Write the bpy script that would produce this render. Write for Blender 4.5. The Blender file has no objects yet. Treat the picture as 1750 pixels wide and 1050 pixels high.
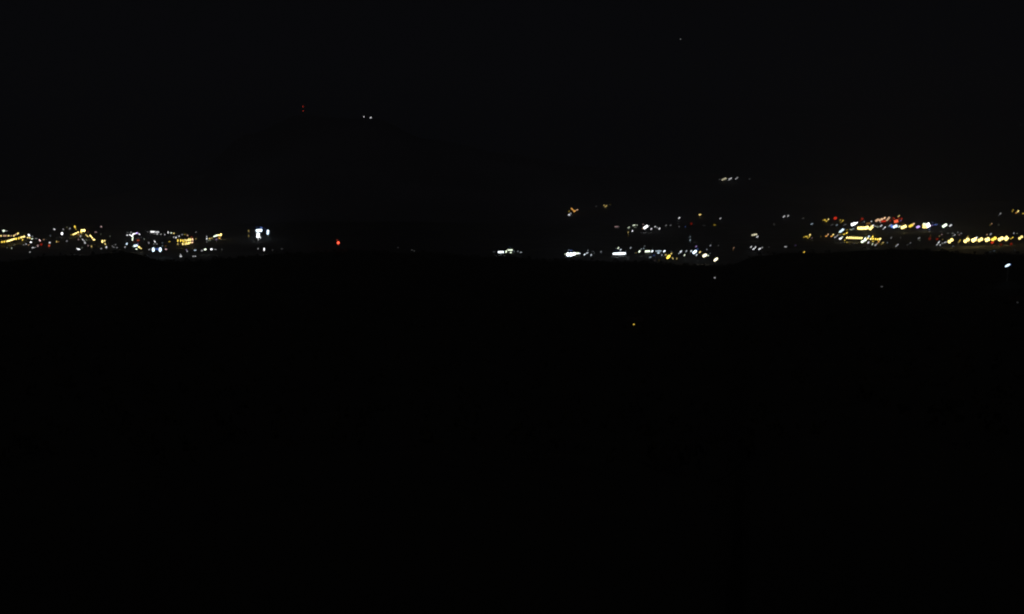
import bpy, math, random
from mathutils import Vector, Matrix
random.seed(7)
S = bpy.context.scene
C = S.collection

# ------------------------------------------------------------------ camera, night sky, added fill sun, exposure
FOCAL = 50.0
FPX = 1750 * FOCAL / 36.0            # focal length in photo pixels
HORIZON_ROW = 300.0
PITCH = math.atan((525 - HORIZON_ROW) / FPX)
cam_d = bpy.data.cameras.new('camera'); cam_d.lens = FOCAL; cam_d.sensor_width = 36
cam_d.clip_start = 0.5; cam_d.clip_end = 60000
cam = bpy.data.objects.new('camera', cam_d); C.objects.link(cam)
cam.location = (0, 0, 0); cam.rotation_euler = (math.radians(90) - PITCH, 0, 0)
S.camera = cam

world = bpy.data.worlds.new('World'); S.world = world; world.use_nodes = True
nt = world.node_tree; nt.nodes.clear()
out = nt.nodes.new('ShaderNodeOutputWorld'); bg = nt.nodes.new('ShaderNodeBackground')
sky = nt.nodes.new('ShaderNodeTexSky'); sky.sky_type = 'NISHITA'; sky.sun_disc = False
sky.sun_elevation = math.radians(24); sky.sun_rotation = math.radians(150); sky.dust_density = 3.0; sky.air_density = 1.0
hsv = nt.nodes.new('ShaderNodeHueSaturation'); hsv.inputs['Saturation'].default_value = 0.28
nt.links.new(sky.outputs[0], hsv.inputs['Color'])
mixw = nt.nodes.new('ShaderNodeMix'); mixw.data_type = 'RGBA'; mixw.inputs[0].default_value = 0.8
mixw.inputs[7].default_value = (6.9, 7.0, 9.0, 1)
nt.links.new(hsv.outputs[0], mixw.inputs[6])
geo = nt.nodes.new('ShaderNodeNewGeometry'); sep = nt.nodes.new('ShaderNodeSeparateXYZ'); nt.links.new(geo.outputs['Incoming'], sep.inputs[0])
ab = nt.nodes.new('ShaderNodeMath'); ab.operation = 'ABSOLUTE'; nt.links.new(sep.outputs['Z'], ab.inputs[0])
gl = nt.nodes.new('ShaderNodeMapRange'); gl.interpolation_type = 'SMOOTHSTEP'      # skyglow of the towns, even all round the horizon
for q, v in zip(range(1, 5), (0.0, 0.16, 1.18, 0.93)): gl.inputs[q].default_value = v
nt.links.new(ab.outputs[0], gl.inputs[0])
sc = nt.nodes.new('ShaderNodeVectorMath'); sc.operation = 'SCALE'
nt.links.new(mixw.outputs[2], sc.inputs[0]); nt.links.new(gl.outputs[0], sc.inputs['Scale']); nt.links.new(sc.outputs[0], bg.inputs[0])
bg.inputs[1].default_value = 0.00039
nt.links.new(bg.outputs[0], out.inputs[0])

fill_d = bpy.data.lights.new('ground_fill', 'SUN'); fill_d.energy = 0.05; fill_d.angle = math.radians(0.5)  # added faint sun, no moon known; lifts the dark plain and hills
fill_d.color = (1, 0.96, 0.9)
fill_obj = bpy.data.objects.new('ground_fill', fill_d); C.objects.link(fill_obj)
fill_obj.rotation_euler = (math.radians(60), 0, math.radians(6))

S.view_settings.view_transform = 'Standard'; S.view_settings.look = 'None'
S.view_settings.exposure = 0; S.view_settings.gamma = 1; S.view_settings.use_curve_mapping = False
S.cycles.filter_width = 2.05
S.cycles.use_denoising = True
S.cycles.max_bounces = 2

# ------------------------------------------------------------------ materials
def surf(name, c1, c2, scale, rough=0.9):
    m = bpy.data.materials.new(name); m.use_nodes = True; n = m.node_tree
    b = n.nodes['Principled BSDF']; b.inputs['Roughness'].default_value = rough
    t = n.nodes.new('ShaderNodeTexNoise'); t.inputs['Scale'].default_value = scale; t.inputs['Detail'].default_value = 6
    g = n.nodes.new('ShaderNodeNewGeometry')
    r = n.nodes.new('ShaderNodeValToRGB'); r.color_ramp.elements[0].color = (*c1, 1); r.color_ramp.elements[1].color = (*c2, 1)
    r.color_ramp.elements[0].position = 0.35; r.color_ramp.elements[1].position = 0.65
    n.links.new(g.outputs['Position'], t.inputs['Vector']); n.links.new(t.outputs['Fac'], r.inputs['Fac'])
    n.links.new(r.outputs['Color'], b.inputs['Base Color'])
    return m
M_NEAR = surf('dark_scrub', (0.014, 0.014, 0.009), (0.03, 0.027, 0.018), 0.08)
M_PLAIN = surf('town_ground', (0.17, 0.17, 0.18), (0.30, 0.30, 0.32), 0.02)
M_ROCK = surf('pale_hillside', (0.20, 0.20, 0.24), (0.27, 0.27, 0.33), 0.003)
M_STEEL = surf('galvanised_steel', (0.25, 0.26, 0.27), (0.4, 0.41, 0.42), 3.0, 0.5)
M_WALL = surf('plaster_wall', (0.42, 0.40, 0.36), (0.55, 0.53, 0.48), 0.8)
M_DIM = surf('dark_timber_wall', (0.02, 0.017, 0.014), (0.035, 0.03, 0.024), 1.2)
M_ROOF = surf('roof_sheet', (0.03, 0.025, 0.02), (0.06, 0.05, 0.045), 1.5)
M_DARK = surf('dark_metal', (0.03, 0.03, 0.035), (0.06, 0.06, 0.065), 2.0, 0.6)
M_PAVE = surf('asphalt', (0.04, 0.04, 0.042), (0.07, 0.07, 0.07), 0.6)

COL = {'w': (0.96, 0.98, 1.0), 'c': (0.66, 0.86, 1.0), 'g': (0.86, 1.0, 0.76), 'y': (1.0, 0.70, 0.08),
       'k': (1.0, 0.76, 0.24), 'o': (1.0, 0.47, 0.10), 'a': (1.0, 0.62, 0.36), 'r': (1.0, 0.05, 0.02), 'q': (1.0, 0.14, 0.06),
       'R': (1.0, 0.085, 0.04), 'b': (0.16, 0.30, 1.0), 'e': (1.0, 0.93, 0.62), 'C': (0.82, 0.93, 1.0), 'v': (0.62, 0.42, 1.0), 'p': (1.0, 0.66, 0.66)}
WORD = {'w': 'white', 'c': 'bluish white', 'C': 'cool white', 'e': 'cream', 'g': 'greenish white', 'y': 'yellow', 'k': 'pale yellow', 'o': 'orange',
        'a': 'peach', 'r': 'red', 'q': 'orange red', 'R': 'red', 'b': 'blue halo', 'v': 'violet', 'p': 'pinkish'}
_em = {}
def glow(col, e):
    q = round(math.log(max(e, 1e-3)) * 5)
    if (col, q) not in _em:
        m = bpy.data.materials.new('lit_glass'); m.use_nodes = True; n = m.node_tree; n.nodes.clear()
        o = n.nodes.new('ShaderNodeOutputMaterial'); s = n.nodes.new('ShaderNodeEmission')
        s.inputs[0].default_value = (*COL[col], 1); s.inputs[1].default_value = math.exp(q / 5)
        n.links.new(s.outputs[0], o.inputs[0]); _em[(col, q)] = m
    return _em[(col, q)]

MIST = 0.00015
# ------------------------------------------------------------------ terrain
def lerp_tab(tab, u):
    if u <= tab[0][0]: return tab[0][1]
    for (a, p), (b, q) in zip(tab, tab[1:]):
        if u <= b:
            t = (u - a) / (b - a); t = t * t * (3 - 2 * t); return p + (q - p) * t
    return tab[-1][1]
CREST = [(-400, 436), (0, 434), (120, 431.5), (200, 430), (290, 440), (345, 441), (380, 434), (480, 432), (650, 431), (760, 432), (850, 437),
         (960, 444), (1100, 448), (1230, 452), (1300, 433), (1400, 429), (1560, 425.5), (1700, 428), (2100, 430)]
RIDGE = [(-900, 330), (-200, 345), (150, 335), (330, 300), (430, 232), (518, 197), (640, 203), (730, 236), (860, 262), (1000, 288),
         (1120, 292), (1240, 296), (1400, 318), (1600, 338), (1750, 340), (2600, 320)]
RD = 4200.0
def sm(t): t = min(1, max(0, t)); return t * t * (3 - 2 * t)
def wob(x, y):
    return math.sin(x * .013 + 1.3 * math.sin(y * .007)) + math.sin(y * .017 + 2 + math.sin(x * .009)) + .5 * math.sin(x * .041 + y * .029)
def ground(x, y):
    d = math.hypot(x, y)
    if y > 1e-3: u = 875 + FPX * x / y
    else: u = 99999 if x > 0 else -99999
    u = max(-900, min(2600, u))
    front = sm((y / d if d > 0 else 1) * 2 - .2)
    k = (1200 * (lerp_tab(CREST, u) + 2 + .7 * math.sin(u * .05) + .5 * math.sin(u * .13 + 1) - HORIZON_ROW) / FPX - 1.7) / (65 * (1 - math.exp(-4)))
    k = 1 + (k - 1) * front
    near = -1.7 - 65 * k * (1 - math.exp(-d / 300)) + 0.0022 * min(d, 600) * wob(x * 2.2, y * 2.2) * sm(d / 200)
    t = sm((d - 1200) / 160)
    plain = -92 + 0.35 * wob(x, y)
    zr = (HORIZON_ROW - lerp_tab(RIDGE, u)) / FPX * RD
    s = sm((d - 2550) / (RD - 2550))
    hill = plain + (zr + 92) * s + 3.2 * s * wob(x * .5, y * .5)
    if d > RD: hill -= (d - RD) * .06 * front
    return near * (1 - t) + hill * t

def haze_tone(x, y):
    u = 875 + FPX * x / y if y > 1 else (2000 if x > 0 else -500)
    if math.hypot(x, y) > 2700: return lerp_tab([(-500, .9), (200, .88), (300, .78), (430, .68), (560, .62), (800, .64), (1000, .78), (1250, .86), (1600, 1.0), (2000, .95)], u)
    return lerp_tab([(-500, .85), (100, 1), (330, .95), (560, .36), (700, .3), (850, .5), (1050, .85), (1300, .85), (1600, 1.1), (2000, 1)], u)
for m in (M_PLAIN, M_ROCK):                          # ground colour paler towards the towns, standing in for their glow in haze
    n = m.node_tree; a = n.nodes.new('ShaderNodeAttribute'); a.attribute_name = 'haze_tone'
    v = n.nodes.new('ShaderNodeVectorMath'); v.operation = 'SCALE'
    rr = [q for q in n.nodes if q.bl_idname == 'ShaderNodeValToRGB'][0]
    n.links.new(rr.outputs['Color'], v.inputs[0]); n.links.new(a.outputs['Fac'], v.inputs['Scale'])
    n.links.new(v.outputs[0], n.nodes['Principled BSDF'].inputs['Base Color'])
def terrain():
    az = []
    a = -180.0
    while a < 180:
        az.append(a); a += 0.28 if abs(a + .1) < 26 else 3.0
    rad = [0.0]; r = 2.0
    while r < 14000:
        rad.append(r); r *= 1.035
        if 1150 < r < 4300: r = r / 1.035 + 26
    V = [(0, 0, ground(0.001, 0.001))]; F = []; n = len(az)
    for r in rad[1:]:
        for a in az:
            x, y = r * math.sin(math.radians(a)), r * math.cos(math.radians(a)); V.append((x, y, ground(x, y)))
    for j in range(n): F.append((0, 1 + (j + 1) % n, 1 + j))
    for i in range(len(rad) - 2):
        for j in range(n):
            p, q = 1 + i * n + j, 1 + i * n + (j + 1) % n
            F.append((p, q, q + n, p + n))
    bands = [('foreground_slope', M_NEAR, 0, 1265, 'near'), ('plain', M_PLAIN, 1265, 2700, 'plain'), ('mountains', M_ROCK, 2700, 1e9, 'far')]
    for name, mat, lo, hi, _ in bands:
        keep = []
        for f in F:
            c = V[f[2]] ; d = math.hypot(c[0], c[1])
            if lo <= d < hi: keep.append(f)
        ids = {}; vv = []; ff = []
        for f in keep:
            g = []
            for i in f:
                if i not in ids: ids[i] = len(vv); vv.append(V[i])
                g.append(ids[i])
            ff.append(g[::-1] if len(g) == 4 else g)
        me = bpy.data.meshes.new(name); me.from_pydata(vv, [], ff); me.materials.append(mat)
        if name != 'foreground_slope':
            at = me.attributes.new('haze_tone', 'FLOAT', 'POINT')
            at.data.foreach_set('value', [haze_tone(x, y) for x, y, z in vv])
        for p in me.polygons: p.use_smooth = True
        me.update()
        o = bpy.data.objects.new(name, me); C.objects.link(o); o['kind'] = 'structure'
terrain()

def scrub():
    rnd = random.Random(11); V = []; F = []
    for k in range(2600):
        if k < 1500:
            u = rnd.uniform(-60, 1810); d = rnd.uniform(1120, 1235)
        else:
            u = rnd.uniform(-60, 1810); d = rnd.uniform(120, 1100)
        a = math.atan((u - 875) / FPX); x, y = d * math.sin(a), d * math.cos(a); z = ground(x, y)
        h = rnd.choice((.8, 1.1, 1.5, 2.2)) * rnd.uniform(.7, 1.3); w = h * rnd.uniform(.6, 1.1)
        for q in range(14):                          # leaf clumps spread through the bush
            cx, cy, cz = x + rnd.gauss(0, w * .42), y + rnd.gauss(0, w * .42), z + h * rnd.uniform(.1, .95)
            r = rnd.uniform(.14, .34) * h * .7; o = len(V)
            t = rnd.uniform(0, 6.28); ct, st = math.cos(t), math.sin(t)
            for (p1, p2) in ((-1, -.6), (1, -.8), (.7, .9), (-.8, .7)):
                V.append((cx + r * p1 * ct, cy + r * p1 * st, cz + r * p2)); 
            F.append((o, o + 1, o + 2, o + 3))
    me = bpy.data.meshes.new('scrub'); me.from_pydata(V, [], F); me.materials.append(M_NEAR); me.update()
    o = bpy.data.objects.new('scrub', me); C.objects.link(o); o['kind'] = 'stuff'
    o['label'] = 'low dark scrub over the near slope and its crest'; o['category'] = 'scrub'
scrub()

# ------------------------------------------------------------------ mesh helpers (shared unit meshes, scaled per object)
def mesh(name, V, F, mat=None):
    me = bpy.data.meshes.new(name); me.from_pydata(V, [], F); me.update()
    if mat: me.materials.append(mat)
    return me
def box_m(name, x0, x1, y0, y1, z0, z1, mat):
    V = [(x, y, z) for x in (x0, x1) for y in (y0, y1) for z in (z0, z1)]
    F = [(0, 1, 3, 2), (4, 6, 7, 5), (0, 4, 5, 1), (2, 3, 7, 6), (0, 2, 6, 4), (1, 5, 7, 3)]
    return mesh(name, V, F, mat)
def tube_m(name, pts, mat, n=8):                    # pts: (x,y,z,radius) along an open polyline
    V = []; F = []
    for i, p in enumerate(pts):
        a = Vector(pts[max(0, i - 1)][:3]); b = Vector(pts[min(len(pts) - 1, i + 1)][:3])
        q = (b - a).to_track_quat('Z', 'Y')
        for k in range(n):
            v = q @ Vector((math.cos(2 * math.pi * k / n), math.sin(2 * math.pi * k / n), 0)) * p[3] + Vector(p[:3])
            V.append(tuple(v))
    for i in range(len(pts) - 1):
        for k in range(n):
            F.append((i * n + k, i * n + (k + 1) % n, (i + 1) * n + (k + 1) % n, (i + 1) * n + k))
    F.append(tuple(range(n))[::-1]); F.append(tuple((len(pts) - 1) * n + k for k in range(n)))
    return mesh(name, V, F, mat)
def ball_m(name, seg=8, rings=5):                   # unit-diameter ball with its long axis on x
    V = [(-.5, 0, 0)]; F = []
    for i in range(1, rings):
        a = math.pi * i / rings
        for k in range(seg):
            b = 2 * math.pi * k / seg; V.append((-.5 * math.cos(a), .5 * math.sin(a) * math.cos(b), .5 * math.sin(a) * math.sin(b)))
    V.append((.5, 0, 0))
    for k in range(seg): F.append((0, 1 + k, 1 + (k + 1) % seg)); F.append((len(V) - 1, 1 + (rings - 2) * seg + (k + 1) % seg, 1 + (rings - 2) * seg + k))
    for i in range(rings - 2):
        for k in range(seg):
            p = 1 + i * seg + k; q = 1 + i * seg + (k + 1) % seg; F.append((p, p + seg, q + seg, q))
    return V, F
BV, BF = ball_m('ball')
_balls = {}
def ball(mat):
    if mat.name not in _balls: _balls[mat.name] = mesh('lamp_glass', BV, BF, mat)
    return _balls[mat.name]
def obj(name, me, parent=None, loc=(0, 0, 0), rot=None, scale=(1, 1, 1)):
    o = bpy.data.objects.new(name, me); C.objects.link(o); o.parent = parent; o.location = loc; o.scale = scale
    if rot is not None: o.rotation_euler = rot
    return o

def ray(px, py):
    v = Vector(((px - 875) / FPX, 1.0, -(py - 525) / FPX))
    c, s = math.cos(-PITCH), math.sin(-PITCH)
    return Vector((v.x, v.y * c - v.z * s, v.y * s + v.z * c))
def stand(px, py, h, lo):
    for k in (1, .75, .55, .4, .25, .1):
        q = stand_at(px, py, h * k, lo)
        if q: return q[0], q[1], h * k
    print('no ground under', px, py)
    return ray(px, py) * 4150, 4150, h
def stand_at(px, py, h, lo):                           # where the sight line passes h above the ground
    r = ray(px, py); t = lo; prev = None
    while t < 4300:
        p = r * t; f = p.z - ground(p.x, p.y) - h
        if prev is not None and f <= 0: return p, t
        if prev is None and f < 0:
            t += 6; continue
        prev = f; t += 6
    return None

# unit parts
POST = tube_m('lamp_post', [(0, 0, 0, .14), (0, 0, .12, .14), (0, 0, .13, .09), (0, 0, 1.0, .055)], M_STEEL)     # 1 m tall, scaled in z
ARM = tube_m('lamp_arm', [(0, 0, -.5, .05), (.1, 0, -.12, .05), (.4, 0, 0, .045), (1, 0, .05, .04)], M_STEEL)
CAP = tube_m('lamp_hood', [(0, 0, 0, .5), (0, 0, .25, .42), (0, 0, .42, .1)], M_DARK)
BAR = box_m('cross_bar', -.5, .5, -.08, .08, -.08, .08, M_STEEL)
HOUS = box_m('lamp_housing', -.5, .5, .0, .5, -.5, .5, M_DARK)
PLINTH = tube_m('base', [(0, 0, -.6, .45), (0, 0, .3, .45), (0, 0, .35, .3)], M_WALL)

def emis(P, Lp, Wp, n=1):                           # emission so that the picture peaks near P
    area = max(.3, Lp * Wp * .785)
    cov = 1 - math.exp(-area / 3.2)
    return P / max(.16, cov)

def bulb(parent, name, off, Lm, Wm, ang, col, e):
    o = obj(name, ball(glow(col, e)), parent, off, (0, -math.radians(ang), 0), (Lm, Wm, Wm))
    return o

def root(name, p, h, yaw):
    e = bpy.data.objects.new(name, None); C.objects.link(e); e.empty_display_size = 1
    e.location = (p.x, p.y, p.z - h); e.rotation_euler = (0, 0, yaw); return e

def make(kind, px, py, L, W, ang, col, P):
    K = .72
    lo = 150 if (kind == 'n' and py > 400) or py > 446 else 1340
    P *= .9 * math.exp(MIST * (8000 if kind == '*' else (lambda q: q[0].length)(stand(px, py + (15 if kind == 'M' else 0), 5, lo))))   # light lost in the mist on its way
    if kind == '*':
        r = ray(px, py) * 20000; s = 20000 / FPX
        o = obj('star', ball(glow(col, emis(P, 1.6, 1.6))), None, r, None, (s * 1.6,) * 3); return o
    if kind == 'M':                                  # hill radio mast with two beacons; py is the upper beacon
        p, t, _ = stand(px, py + 15, 0.5, 1340); s = t / FPX; H = 15.5 * s
        r = root('radio_mast', p, 0.5, -math.atan2(p.x, p.y))
        for k in range(3):
            a = k * 2 * math.pi / 3
            x, y = math.cos(a), math.sin(a)
            obj('mast_leg', tube_m('leg', [(x * 1.1, y * 1.1, 0, .07), (x * .3, y * .3, H - 1, .06)], M_STEEL, 6), r)
        V = []; F = []
        br = []
        n = 12
        for i in range(n):
            for k in range(3):
                z0, z1 = (H - 1) * i / n, (H - 1) * (i + 1) / n
                w0, w1 = 1.1 - .8 * i / n, 1.1 - .8 * (i + 1) / n
                a, b = k * 2 * math.pi / 3, (k + 1) * 2 * math.pi / 3
                m = tube_m('b', [(w0 * math.cos(a), w0 * math.sin(a), z0, .035), (w1 * math.cos(b), w1 * math.sin(b), z1, .035)], None, 4)
                o = len(V); V += [tuple(v.co) for v in m.vertices]; F += [tuple(o + i2 for i2 in pl.vertices) for pl in m.polygons]
                bpy.data.meshes.remove(m)
        obj('lattice_bracing', mesh('bracing', V, F, M_STEEL), r)
        obj('concrete_base', PLINTH, r, (0, 0, 0), None, (4, 4, 1.5))
        for row, pw in ((py, P), (py + 7, P * .55)):
            z = (py + 15 - row) * s + .5
            bulb(r, 'red_beacon', (0, -.45, z), 1.9 * s * .8, 1.5 * s * .8, 90, col, emis(pw, 1.5, 1.2))
        return r
    if kind == 'm':                                  # pole with a beacon
        h = 9; p, t, h = stand(px, py, h, lo); s = t / FPX
        r = root('beacon_pole', p, h, -math.atan2(p.x, p.y))
        obj('post', POST, r, (0, 0, 0), None, (1.6, 1.6, h - W * s * .4))
        obj('base', PLINTH, r, (0, 0, 0), None, (1, 1, 1))
        bulb(r, 'beacon', (0, 0, h), L * s * K, W * s * K, ang, col, emis(P, L * K, W * K)); return r
    if kind == 't':                                  # red signal: post, dark housing, lens
        h = 4.2; p, t, h = stand(px, py, h, lo); s = t / FPX
        r = root('signal_light', p, h, -math.atan2(p.x, p.y))
        obj('post', POST, r, (0, .25, 0), None, (1, 1, h - .8))
        w = max(.8, W * s * .75)
        obj('housing', HOUS, r, (0, .2, h - .1), None, (w * 1.1, .6, w * 1.5))
        bulb(r, 'lens', (0, 0, h), L * s * K, W * s * K, ang, col, emis(P, L * K, W * K)); return r
    if kind == 's':                                  # lit sign board on two posts
        h = 5.0; p, t, h = stand(px, py, h, lo); s = t / FPX
        r = root('lit_sign', p, h, -math.atan2(p.x, p.y)); w, hh = L * s * .85, W * s * .85
        for q in (-.38, .38): obj('post', POST, r, (q * w, .2, 0), None, (1.2, 1.2, h))
        e = emis(P, L, W); a = math.radians(ang) * .5
        obj('sign_back', HOUS, r, (0, .06, h), (0, -a, 0), (w * 1.04, .4, hh * 1.06))
        obj('lit_panel', box_m('panel', -w / 2, w / 2, -.05, .05, -hh / 2, hh / 2, glow(col, e)), r, (0, 0, h), (0, -a, 0)); return r
    if kind in 'hn':                                 # small house, one lit window
        h = 1.9; p, t, h = stand(px, py, h, lo); s = t / FPX
        r = root('house', p, h, -math.atan2(p.x, p.y) + random.uniform(-.25, .25))
        w, dpt, wl = random.uniform(6.5, 9), random.uniform(5, 7), 2.9
        x0 = random.uniform(-.62, -.38) * w
        obj('walls', box_m('walls', x0, x0 + w, .12, .12 + dpt, -1.5, wl, M_DIM), r)
        e = .4; V = [(x0 - e, .12 - e, wl), (x0 + w + e, .12 - e, wl), (x0 + w + e, .12 + dpt + e, wl), (x0 - e, .12 + dpt + e, wl),
                     (x0 - e, .12 + dpt / 2, wl + 1.9), (x0 + w + e, .12 + dpt / 2, wl + 1.9)]
        rf = obj('roof', mesh('roof', V, [(0, 1, 5, 4), (2, 3, 4, 5), (0, 4, 3), (1, 2, 5), (3, 2, 1, 0)], M_ROOF), r)
        obj('chimney', box_m('chimney', x0 + w * .2, x0 + w * .2 + .6, dpt * .62, dpt * .62 + .6, wl + .8, wl + 2.6, M_DIM), r)
        ww, wh = max(.9, L * s * K), max(.8, W * s * K)
        if kind == 'n': ww, wh = L * s * K, W * s * K
        f = obj('window', box_m('frame', -ww / 2 - .08, ww / 2 + .08, .06, .12, h - wh / 2 - .08, h + wh / 2 + .08, M_DARK), r)
        obj('lit_pane', box_m('pane', -ww / 2, ww / 2, .0, .05, h - wh / 2, h + wh / 2, glow(col, emis(P, ww / s, wh / s))), f)
        dx = x0 + w * .82 if x0 + w * .82 > ww else x0 + w * .1
        obj('door', box_m('door', dx - .45, dx + .45, .06, .118, 0, 2.05, M_DARK), r)
        return r
    if kind == 'b':                                  # hall with a band of lit windows
        h = 3.6; p, t, h = stand(px, py, h, lo); s = t / FPX
        r = root('lit_hall', p, h, -math.atan2(p.x, p.y)); w, hh = L * s * .92, W * s * .72
        obj('walls', box_m('walls', -w / 2 - .8, w / 2 + .8, .15, 8, -1.5, h + hh / 2 + .5, M_WALL), r)
        z = h + hh / 2 + .5; V = [(-w / 2 - 1.2, -.3, z), (w / 2 + 1.2, -.3, z), (w / 2 + 1.2, 8.4, z), (-w / 2 - 1.2, 8.4, z), (-w / 2 - 1.2, 4, z + 1.2), (w / 2 + 1.2, 4, z + 1.2)]
        obj('roof', mesh('roof', V, [(0, 1, 5, 4), (2, 3, 4, 5), (0, 4, 3), (1, 2, 5), (3, 2, 1, 0)], M_ROOF), r)
        n = max(2, round(L / 3.2)); a = math.tan(math.radians(ang)) * .5
        for i in range(n):
            c = (i + .5) / n - .5; cw = w / n * .9; v = random.uniform(.75, 1.0)
            q = hh * (1 - .35 * abs(2 * c) ** 3) * random.uniform(.85, 1.1)
            obj('window', box_m('window', -cw / 2, cw / 2, -.02, .14, -q / 2, q / 2, glow(col, emis(P * v, L, W))), r, (c * w, 0, h + a * c * w))
        return r
    if kind == 'f' or (kind == 'l' and L * W > 30):  # floodlight mast: bank of heads on cross bars
        h = 9; p, t, h = stand(px, py, h, lo); s = t / FPX
        r = root('floodlight_mast', p, h, -math.atan2(p.x, p.y)); w, hh = L * s * .92, W * s * .72
        obj('post', POST, r, (0, .45, 0), None, (1.8, 1.8, h))
        obj('base', PLINTH, r, (0, .45, 0), None, (1.2, 1.2, 1))
        A = math.radians(ang); rows = max(1, round(hh / 2.6)); e = emis(P, L, W)
        for j in range(rows):
            zz = 0 if rows == 1 else (j / (rows - 1) - .5) * (hh - 2.0)
            half = math.sqrt(max(.2, 1 - (2.1 * zz / (hh + .01)) ** 2))
            ww = w * half; cn = max(1, round(ww / 2.6))
            ca, sa = math.cos(A), math.sin(A)
            obj('cross_bar', BAR, r, (-zz * sa, .4, h + zz * ca), (0, -A, 0), (ww, 1, 1))
            for i in range(cn):
                xx = 0 if cn == 1 else (i / (cn - 1) - .5) * (ww - 2.2)
                xr, zr_ = xx * ca - zz * sa, xx * sa + zz * ca
                hd = obj('floodlight', HOUS, r, (xr, .06, h + zr_), (0, -A, 0), (1.3, .5, 1.15))
                ls = bpy.data.objects.new('lens', ball(glow(col, e * random.uniform(.8, 1.15)))); C.objects.link(ls)
                ls.parent = hd; ls.scale = (max(ww / cn * 1.3, min(ww, 3.0)) / 1.3, .9, hh / rows * 1.22 / 1.15); ls.location = (0, -.1, 0)
        return r
    # street lamp: post, arm, hood, lantern
    h = random.uniform(5.4, 6.8); p, t, h = stand(px, py, h, lo); s = t / FPX
    r = root('street_lamp', p, h, -math.atan2(p.x, p.y))
    lm, wm = L * s * .80, W * s * .58
    side = random.choice((-1, 1))
    obj('post', POST, r, (side * 1.0, .2, 0), None, (1, 1, h - .1 + .3))
    obj('arm', ARM, r, (side * 1.0, .2, h + wm * .4 + .3), (0, 0, math.pi if side > 0 else 0), (1, 1, 1))
    obj('hood', CAP, r, (0, .2, h + wm * .35 + .1), None, (min(1.2, wm * .8),) * 3)
    bulb(r, 'lantern', (0, 0, h), lm, wm, ang, col, emis(P, L * .8, W * .58))
    return r

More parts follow.
